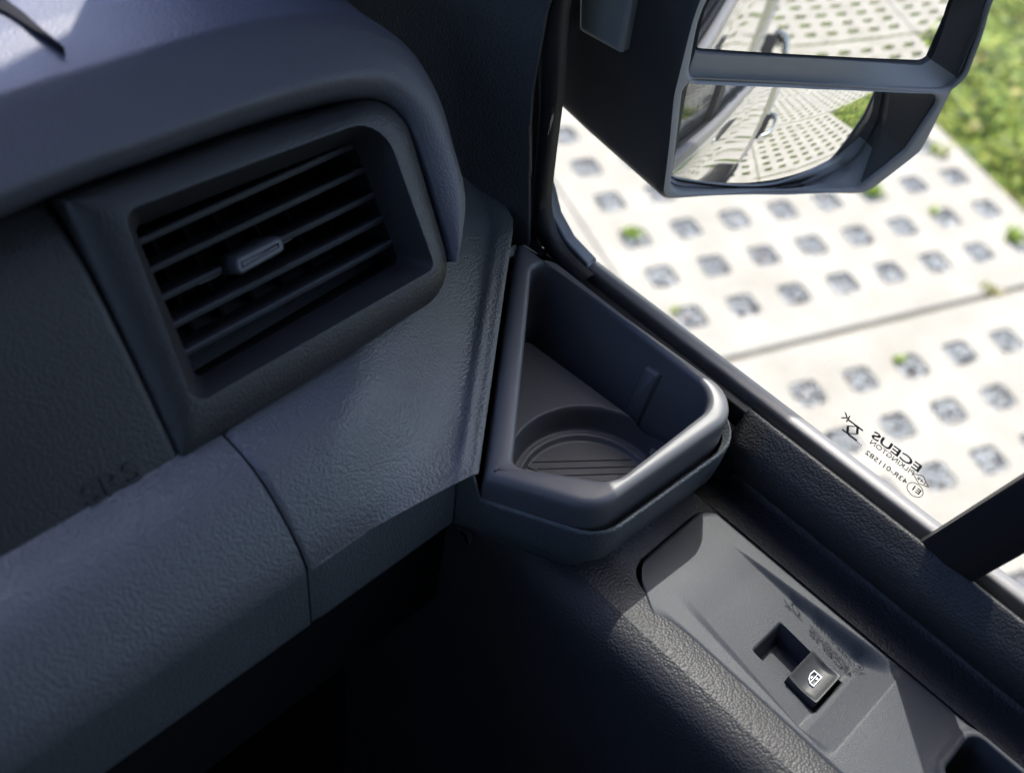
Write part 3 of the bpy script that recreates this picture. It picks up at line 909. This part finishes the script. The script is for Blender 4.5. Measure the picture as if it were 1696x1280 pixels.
# switch panel as a relief sheet
def panel():
    nx, ny = 190, 330
    inner = front_out
    u = np.linspace(0, 1, nx); vv = np.linspace(0, 1, ny)
    Y = -.30 + (PY1 + .30) * (1 - (1 - vv) ** 1.0)
    # finer rows near the switch
    Y = np.concatenate([np.linspace(-.30, -.075, 30), np.linspace(-.0743, PY1, 300)])
    ny = len(Y)
    def xr(y, side):
        # rounded corners of the outline at the front end
        r = .0125 if side else .0135
        if side: x = PX1; yy = PY1 - r
        else: x = PX0 + .012 * float(sstep(np.array(y), .085, PY1)); yy = PY1 - r
        if y > yy:
            k = (y - yy) / r; k = min(k, .9999)
            dxx = r * (1 - math.sqrt(1 - k * k))
            return x - dxx if side else x + dxx
        return x
    XX = np.zeros((ny, nx)); YY = np.zeros((ny, nx))
    for i, y in enumerate(Y):
        a, b = xr(y, 0), xr(y, 1)
        XX[i] = a + (b - a) * u; YY[i] = y
    Zp = np.full(XX.shape, -.4330)
    # edge rounding
    ed = np.minimum(np.minimum(XX - PX0 - .012 * sstep(YY, .085, PY1), PX1 - XX), PY1 - YY)
    Zp -= .0012 * (1 - np.clip(ed / .0016, 0, 1)) ** 2
    # raised crest along the inboard side then falling edge
    Zp -= .0045 * (1 - sstep(XX, PX0 + .001, PX0 + .0085)) * sstep(-YY, -.10, -.07)
    # main recess that deepens towards the rear
    rec = [(.2795, .1010), (.3232, .1000), (.3322, -.0005), (.3222, -.0030), (.2735, -.0030), (.2725, .012)]
    sdv = -poly_sd(XX, YY, rec)
    depth = .0094 * np.clip((.1025 - YY) / .092, 0, 1) ** 1.35
    # wall widths: broad on the rear ramp, narrow at the sides
    rear = np.clip((.0165 - YY) / .0195, 0, 1)
    right_w = .0010 + .0070 * np.clip((.1 - YY) / .09, 0, 1)
    xr_line = .3238 + (.3330 - .3238) * np.clip((.1 - YY) / .1, 0, 1)
    xl_line = .2790 + (.2700 - .2790) * np.clip((.1 - YY) / .1, 0, 1)
    kr = sstep(xr_line - XX, 0., right_w)
    kl = sstep(XX - xl_line, 0., .0060)
    kb = np.clip((YY + .0035) / .0180, 0, 1)
    kf = sstep(.1030 - YY, 0, .03)
    Zp -= depth * kr * kl * kb * kf
    # switch well
    wx0, wx1, wy0, wy1 = .2885, .3105, .0138, .0505
    fx0 = sstep(XX, wx0 - .0002, wx0 + .0008) * sstep(-XX, -wx1 - .0002, -wx1 + .0008)
    fy0 = sstep(YY, wy0 - .0004, wy0 + .0006)
    fy1 = sstep(-YY, -wy1 - .0006, -wy1 + .0040)
    Zp -= .0130 * fx0 * fy0 * fy1
    # grab-handle recess further back
    pr = rpoly([(.2960, -.20), (.3290, -.20), (.3310, -.0400), (.3030, -.0400)], [.006, .006, .007, .005], 6, 3)
    sp = -poly_sd(XX, YY, pr)
    Zp -= .052 * sstep(sp, 0., .0055)
    Zp += .0016 * np.exp(-((sp + .0015) / .0028) ** 2)
    V = np.stack([XX, YY, Zp], -1).reshape(-1, 3)
    mb = MB(); mb.add(V, grid_faces(ny, nx))
    # skirt
    rim = [V[i * nx] for i in range(ny)] + [V[(ny - 1) * nx + j] for j in range(1, nx)] + [V[i * nx + nx - 1] for i in range(ny - 2, -1, -1)]
    mb.add(*loft([rim, [p - np.array([0, 0, .008]) for p in rim]], closed=False))
    mb.v = [p * KP for p in mb.v]
    return mb.build('switch_panel', PANEL, door, smooth=60)
spn = panel()
# rocker switch
bxs = [(.2892, .0152), (.3098, .0152), (.3098, .0318), (.2892, .0318)]
zt = -.4405
def btn_z(x, y, k):
    t = (y - .0152) / .0166
    return zt + .0046 - .0030 * math.sin(math.pi * t) * k + .0012 * (t - .5) 
NXB, NYB = 22, 22
V = []
bl = rpoly(bxs, .0010, 5, 5)
cb = np.mean(np.array(bl), 0)
loops = [[(*p, zt - .006) for p in bl], [(*p, btn_z(p[0], p[1], .35) - .0005) for p in bl]]
for k in (.97, .93, .86, .78, .68, .55, .42, .3, .2, .1, .03):
    conc = 1. if k < .8 else (.35 if k > .9 else .7)
    loops.append([(*(cb + (p - cb) * k), btn_z(*(cb + (p - cb) * k), conc)) for p in bl])
v, f = loft(loops, cap1=True)
sw = mk('window_switch', [np.asarray(p) * KP for p in v], f, BTN, spn, smooth=50)
# white window symbol on the switch (flat print): outline, centre bar with two arrow heads
def stroke(mb, pts, w, z, closed=False):
    P = [np.array(p, float) for p in pts]; n_ = len(P)
    for i in range(n_ if closed else n_ - 1):
        a, b = P[i], P[(i + 1) % n_]; d = (b - a) / np.linalg.norm(b - a); s = np.array([-d[1], d[0]]) * w / 2
        a2, b2 = a - d * w * .4, b + d * w * .4
        q = [a2 - s, a2 + s, b2 + s, b2 - s]
        mb.add([(*p, btn_z(p[0], p[1], 1.) + z + .0007) for p in q] + [(*p, btn_z(p[0], p[1], 1.) + z - .0002) for p in q], [(0, 1, 2, 3), (4, 7, 6, 5), (0, 4, 5, 1), (1, 5, 6, 2), (2, 6, 7, 3), (3, 7, 4, 0)])
mb = MB()
ix, iy = .2995, .0232
def ic(a, b): return (ix + a, iy + b)         # a across (inboard -), b along
out = [ic(.0033, -.0021), ic(.0033, .0021), ic(.0004, .0023), ic(-.0018, .0015), ic(-.0032, -.0002), ic(-.0033, -.0021)]
stroke(mb, out, .00034, .00025, True)
stroke(mb, [ic(.0033, .0), ic(-.0030, .0)], .00030, .00026)
for sgn in (1, -1):
    stroke(mb, [ic(.0004 + sgn * .0011, -.0010 * sgn), ic(.0004 + sgn * .0003, -.0010 * sgn)], .0006, .00027)
mb.v = [p * KP for p in mb.v]
mb.build('switch_symbol', WHITEP, spn, smooth=0)

# seals and belt strips
def sweep_y(sec, y0_, y1_, n_=2):
    C = catmull([[x, z, 0] for x, z in sec], 4, True)
    return loft([[(p[0], y, p[1]) for p in C] for y in np.linspace(y0_, y1_, n_)], cap0=True, cap1=True)
v, f = sweep_y([(.3524, -.398), (.3524, -.3855), (.3545, -.3838), (.3585, -.3855), (.3598, -.398)], YD0, .262)
mk('belt_seal', v, f, RUBBER, door, smooth=50)
v, f = sweep_y([(.3600, -.396), (.3600, -.3815), (.3622, -.3785), (.3665, -.3785), (.3695, -.3815), (.3705, -.396)], YD0, .238)
mk('belt_strip', v, f, TRIMM, door, smooth=50)
v, f = box((.3497, YD0, -.45), (.3520, .272, .34))
glass = mk('window_glass', v, f, GLASS, door, smooth=0)
# front corner of the window frame
pin = [(925, -60), (905, 200), (893, 330), (896, 365), (905, 392), (925, 420), (972, 462)]
pout = [(968, -60), (936, 150), (917, 300), (915, 345), (925, 385), (948, 421), (984, 454)]
A = [atx(*p, .3545) for p in pin]; B = [atx(*p, .3565) for p in pout]
up_pts = [(-.25, .74), (-.215, .30), (-.18, .18), (-.055, .055)]      # the pillar rakes back above the frame
A = [A[0] + np.array([0, a, b]) for a, b in up_pts] + A; B = [B[0] + np.array([0, a, b]) for a, b in up_pts] + B
A = catmull(A, 5); B = catmull(B, 5)
L = [[np.array([.366, a[1] + .004, a[2]]) if False else np.array([.3560, a[1], a[2]]), np.array([.3490, a[1], a[2]]), np.array([.3480, .7 * a[1] + .3 * b[1], .7 * a[2] + .3 * b[2]]), np.array([.3490, .25 * a[1] + .75 * b[1], .25 * a[2] + .75 * b[2]]), np.array([.3530, b[1], b[2]]), np.array([.3564, b[1], b[2]])] for a, b in zip(A, B)]
v, f = loft(L)
mk('window_seal', v, f, RUBBER, door, smooth=50)
# frame forward of the seal, widened unseen to block sun from ledge and vent
fr_ = [np.array([.3600, p[1] + .003 if d == 0 else max(p[1] + .05, .45 + (p[2] - .1) * .25), p[2]]) for p in A for d in (0, 1)]
fr_ = [p for p in fr_]
mk('frame_sun_block', fr_, grid_faces(len(A), 2), BLACK, door, solid=.004, smooth=0)
# grey corner trim outside
po = [(912, 290), (919, 315), (928, 352), (950, 392), (986, 430), (985, 450), (974, 456), (945, 430), (922, 395), (912, 350)]
P = [atx(*p, .366) for p in po]
v, f = loft([[np.array([x_, p[1], p[2]]) for p in P] for x_ in (.3602, .3665, .3675)], cap0=True, cap1=True)
o = bevel(mk('corner_trim', v, f, CLADL, door, smooth=40), .001)
# dark channel bar across the window
bar = [atx(*p, .3535) for p in ((1528, 893), (1612, 958))]
up_ = np.array([0, -.235, 1.0])
q0, q1 = bar[0], bar[1]
sec = lambda t: [q0 + up_ * t, q1 + up_ * t]
L = []
for t in (-.03, .74):
    a, b = sec(t)
    L.append([np.array([.3480, a[1] - .0015, a[2]]), np.array([.3468, (a[1] + b[1]) / 2, a[2]]), np.array([.3480, b[1] + .0015, b[2]]), np.array([.3492, b[1], b[2]]), np.array([.3566, b[1], b[2]]), np.array([.3566, a[1], a[2]]), np.array([.3492, a[1], a[2]])])
v, f = loft(L, cap0=True, cap1=True)
mk('window_channel', v, f, RUBBER, door, smooth=40)
# etched marking on the glass, read from outside
XG_ = .3522
Yd, Zd = (0, 1, 0), (0, 0, 1)
def gt(body, start, end, size, bold=0.):
    a, b = atx(*start, XG_), atx(*end, XG_)
    return text_mesh('glass_marking', body, size, a, Yd, Zd, PRINT, glass, .00012, abs(b[1] - a[1]), bold)
gt('ECEUS', (1521, 782), (1443, 722), .0062, .00012)
gt('PILKINGTON', (1511, 787), (1441, 733), .0040)
gt('43R-011582', (1500, 802), (1433, 750), .0040)
gt('E1', (1522, 819), (1510, 811), .0042, .00006)
gt('149', (1531, 802), (1519, 792), .0022)
gt('K', (1403, 699), (1392, 691), .0060)
gt('........', (1427, 738), (1405, 720), .0040)
mbm = MB()
def gstroke(pts, w=.00028, closed=False):
    P = [np.array(p, float) for p in pts]
    for i in range(len(P) if closed else len(P) - 1):
        a, b = P[i], P[(i + 1) % len(P)]; d = (b - a) / np.linalg.norm(b - a); s = np.array([-d[1], d[0]]) * w / 2
        q = [a - s, a + s, b + s, b - s]
        mbm.add([(XG_ - .0001, *p) for p in q] + [(XG_ + .0001, *p) for p in q], [(0, 1, 2, 3), (4, 7, 6, 5), (0, 4, 5, 1), (1, 5, 6, 2), (2, 6, 7, 3), (3, 7, 4, 0)])
pc = atx(1515.5, 811, XG_)[1:]
gstroke([pc + .0037 * np.array([math.cos(a), math.sin(a)]) for a in np.linspace(0, 2 * math.pi, 25)[:-1]], .0003, True)
dq = [atx(*p, XG_)[1:] for p in ((1512, 784), (1529, 788), (1538, 806), (1522, 801))]
gstroke(dq, .0003, True)
ti = atx(1412, 712, XG_)[1:]
for a, b, w in (((-.004, .0035), (.004, .0035), .0009), ((-.004, -.0035), (.004, -.0035), .0009), ((-.0012, .0035), (-.0026, -.0003), .0011), ((.0012, -.0035), (.0026, .0003), .0011), ((-.0026, -.0003), (.0012, -.0035), .0004), ((.0026, .0003), (-.0012, .0035), .0004)):
    gstroke([ti + np.array(a), ti + np.array(b)], w)
mbm.build('glass_emblem', PRINT, glass, smooth=0)
# outer skin with handle
prof = [(.3700, -.397), (.3725, -.405), (.3755, -.425), (.3785, -.47), (.380, -.60), (.382, -.95), (.380, -1.235)]
C = catmull([[x, z, 0] for x, z in prof], 4)
V = [(p[0], y, p[1]) for y in (-.794, .2, .42) for p in C]
mk('outer_skin', V, grid_faces(3, len(C)), PAINT, door, solid=.01, smooth=50)
v, f = box((.34, -.794, -1.310), (.387, .42, -1.238)); bevel(mk('door_cladding', v, f, CLAD, door, smooth=0), .008)
v, f = box((.30, -.794, -1.50), (.368, .42, -1.313)); bevel(mk('door_sill', v, f, PAINT, door, smooth=0), .02)
hp = [(.426, -.44, -.640), (.447, -.46, -.638), (.456, -.50, -.636), (.457, -.56, -.634), (.449, -.61, -.632), (.428, -.63, -.630)]
C = catmull(hp, 5)
L = []
for i, c in enumerate(C):
    L.append([c + np.array([.006 * math.cos(a), 0, .016 * math.sin(a)]) for a in np.linspace(0, 2 * math.pi, 13)[:-1]])
v, f = loft(L, cap0=True, cap1=True)
mk('door_handle', v, f, CHROME, door, smooth=50)
V = [(.4300, -.535 + .085 * (r / 6) * math.cos(t), -.636 + .035 * (r / 6) * math.sin(t)) for a in range(1) for r in (6,) for t in np.linspace(0, 6.283, 25)[:-1]]
mk('handle_cup', [(x + .002, y, z) for x, y, z in V] + [(x - .02, y, z) for x, y, z in V], loft([V, V])[1] + [tuple(range(24))], BLACK, door, smooth=0)

# ------------------------------------------------------------------ wing mirror
MP0 = ray(1290, 235); MP0 = MP0 / np.linalg.norm(MP0) * .574
MN = np.array([-.4893, -.8709, .046]); MN /= np.linalg.norm(MN)
MH = np.cross([0, 0, 1], MN); MH /= np.linalg.norm(MH)
if MH[0] < 0: MH = -MH
MV = np.cross(MH, MN); MV = MV if MV[2] > 0 else -MV
def wz(a, b):
    """how far the bezel stands proud of the tilted glass: flush low and inboard, more on the outer side"""
    return .0015 + .0025 * float(sstep(np.array(b), -.05, .01)) + .009 * float(sstep(np.array(a), -.01, .085))
def mp(px, py, w=0.):
    """photo measurement on the glass plane (w from it)"""
    d = atp(px, py, MP0 + MN * w, MN) - MP0
    return np.array([d @ MH, d @ MV])
def bp(px, py):
    """photo measurement on the bezel face"""
    w = .01
    for _ in range(6):
        q = mp(px, py, w); w = wz(*q)
    return q
def m3(ab, w, sh=(0, 0, 0)): return MP0 + MH * ab[0] + MV * ab[1] + MN * w + np.array(sh)
def b3(ab, w, sh=(0, 0, 0)): return m3(ab, w + wz(*ab), sh)
mir = empty('wing_mirror', m3((0, -.12), -.05), 'black plastic wing mirror with two stacked glasses outside the side window', 'mirror')
TOPH = .05
outer = [bp(1090, 335), bp(1436, 325), bp(1530, 252), bp(1582, 150), bp(1650, -8), bp(1650, -8) + np.array([.016, TOPH]), bp(1150, -8) + np.array([.018, TOPH]), bp(1150, -8), bp(1109, 160)]
OL = rpoly(outer, [.010, .012, .010, .03, .05, .02, .02, .1, .05], 7, 6)
low = [bp(1110, 321), bp(1300, 319), bp(1422, 313), bp(1500, 250), bp(1562, 158), bp(1350, 146), bp(1134, 134)]
LO = rpoly(low, [.010, .1, .006, .006, .006, .1, .006], 7, 5)
upp = [bp(1140, 134), bp(1350, 143), bp(1588, 150), bp(1622, 60), bp(1640, -8), bp(1640, -8) + np.array([.010, TOPH - .012]), bp(1166, -8) + np.array([.028, TOPH - .012]), bp(1166, -8)]
UO = rpoly(upp, [.006, .1, .010, .1, .05, .02, .02, .05], 7, 5)
UW = .002                                   # the upper glass sits deeper
# front face with two openings
RB = .0022
oo = offset2(OL, -RB); l1 = offset2(LO, .0018); u1 = offset2(UO, .0018)
co, ed = [], []
for lp in (oo, l1, u1):
    b = len(co); co += [Vector(p) for p in lp]; ed += [(b + i, b + (i + 1) % len(lp)) for i in range(len(lp))]
res = delaunay_2d_cdt(co, ed, [], 0, 1e-8)
vo = np.array([[p.x, p.y] for p in res[0]]); F = []
for t in res[2]:
    m = vo[list(t)].mean(0); X, Y = np.array([m[0]]), np.array([m[1]])
    if poly_sd(X, Y, oo)[0] < 0 and poly_sd(X, Y, l1)[0] > 0 and poly_sd(X, Y, u1)[0] > 0: F.append(tuple(t))
mb = MB()
mb.add([b3(p, 0) for p in vo], F)
# openings: rounded lip, then walls running back to the glass
LG = rpoly([mp(1107, 319), mp(1332, 316), mp(1428, 276), mp(1467, 205), mp(1475, 150), mp(1350, 138), mp(1142, 124)], [.010, .03, .02, .012, .006, .1, .006], 7, 5)
UG = rpoly([mp(1150, 90, UW), mp(1350, 98, UW), mp(1540, 110, UW), mp(1562, 50, UW), mp(1580, -8, UW), mp(1580, -8, UW) + np.array([.010, TOPH - .02]), mp(1180, -8, UW) + np.array([.028, TOPH - .02]), mp(1170, -8, UW)], [.003, .1, .006, .1, .05, .02, .02, .05], 7, 5)
for a, g, gw in ((LO, LG, 0.), (UO, UG, UW)):
    L = [[b3(p, 0) for p in offset2(a, .0018)], [b3(p, -.0005) for p in offset2(a, .0007)], [b3(p, -.0018) for p in a]]
    A3 = [b3(p, -.003) for p in a]; G3 = [m3(p, gw) for p in g]
    L += [A3, [x * .5 + y * .5 for x, y in zip(A3, G3)], G3, [m3(p, gw - .012) for p in g]]
    v, f = loft(L); cg_ = np.mean(np.array(v), 0)
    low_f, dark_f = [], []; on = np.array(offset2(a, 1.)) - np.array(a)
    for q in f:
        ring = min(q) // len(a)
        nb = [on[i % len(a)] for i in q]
        (low_f if ring < 2 or min(n_[1] for n_ in nb) < -.55 else dark_f).append(q)  # recess walls coloured darker for shade; lip and bottom ledge stay light
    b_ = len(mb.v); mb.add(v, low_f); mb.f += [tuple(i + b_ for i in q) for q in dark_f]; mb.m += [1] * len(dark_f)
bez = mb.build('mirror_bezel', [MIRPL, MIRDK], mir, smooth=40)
# housing shell running forward
sh = [(0, 0, 0), (0, 0, 0), (.0, .004, .0), (.0, .05, .005), (.0, .11, .012), (.01, .165, .024)]
ws = [0, -.0022, -.004, -.008, -.012, -.02]
cO = np.mean(np.array(OL), 0)
sc = [1., 1., 1., 1., .985, .86]
L = []
for k in range(6):
    lp = oo if k == 0 else OL
    L.append([b3(cO + (np.array(p) - cO) * sc[k], ws[k], sh[k]) if k < 2 else b3(np.array(p), ws[k]) * (1 if k < 3 else sc[k]) + (0 if k < 3 else b3(cO, ws[k]) * (1 - sc[k])) + np.array(sh[k]) for p in lp])
v, f = loft(L, cap1=True)
mk('mirror_housing', v, f, MIRDK2, mir, smooth=45)
# glasses
def cap_glass(loop, R, w0, name, m, cx, th=.003):
    P = np.array(loop); c = np.array(cx); V = []; n_ = 24
    for k in range(n_ + 1):
        t = 1 - k / n_
        for p in P:
            q = c + (p - c) * max(t, .002); d2 = float((q - np.array([0, 0]) - c0_) @ (q - c0_))
            V.append(m3(q, w0 - d2 / (2 * R)))
    F = grid_faces(n_ + 1, len(P), False, True)
    b0 = n_ * len(P); F.append(tuple(b0 + i for i in range(len(P))))
    rim = [V[i] for i in range(len(P))]
    mb = MB(); mb.add(V, F); mb.add(*loft([rim, [p - MN * th for p in rim]], cap1=True), m=1)
    return mb.build(name, [m, RUBBER], mir, smooth=50)
c0_ = np.array([0., 0.])
LGL = rpoly([mp(1108, 318), mp(1330, 314), mp(1425, 274), mp(1464, 205), mp(1472, 150), mp(1350, 140), mp(1144, 128)], [.010, .03, .02, .012, .006, .1, .006], 7, 5)
cap_glass(offset2(LGL, -.0003), .299, .0, 'lower_mirror_glass', SILVER, np.mean(np.array(LGL), 0))
UGL = rpoly([mp(1154, 86, UW), mp(1350, 94, UW), mp(1538, 104, UW), mp(1560, 50, UW), mp(1576, -8, UW), mp(1576, -8, UW) + np.array([.010, TOPH - .022]), mp(1180, -8, UW) + np.array([.030, TOPH - .022]), mp(1174, -8, UW)], [.003, .1, .006, .1, .05, .02, .02, .05], 7, 5)
ucen = np.mean(np.array(UGL), 0); c0_ = ucen
cap_glass(offset2(UGL, -.0005), 1.2, UW, 'upper_mirror_glass', SILVER, ucen)
# stepped cover on the inner side of the housing
cv = [(958, -40), (956, 52), (1028, 92), (1050, -40)]
def hx(px, py, x): return atx(px, py, x)
xh = float(min(b3(p, 0)[0] for p in OL)) - .003
P = [hx(*p, xh) for p in cv]; Q = [hx(px_ + 8, py_ + 6, xh + .0) for px_, py_ in cv]
cen_ = np.mean(np.array(P), 0)
v, f = loft([[p + np.array([.03, 0, 0]) for p in P], [p + np.array([.002, 0, 0]) for p in P], [cen_ + (p - cen_) * .95 for p in P]], cap1=True)
bevel(mk('arm_cover', v, f, MIRPL, mir, smooth=40), .002)
# out-of-view block in place of the arm, sized to shade the cup holder
v, f = box((.362, .236, -.226), (.45, .36, -.12))
bevel(mk('arm_sun_block', v, f, MIRPL, mir, smooth=0), .012, 3)
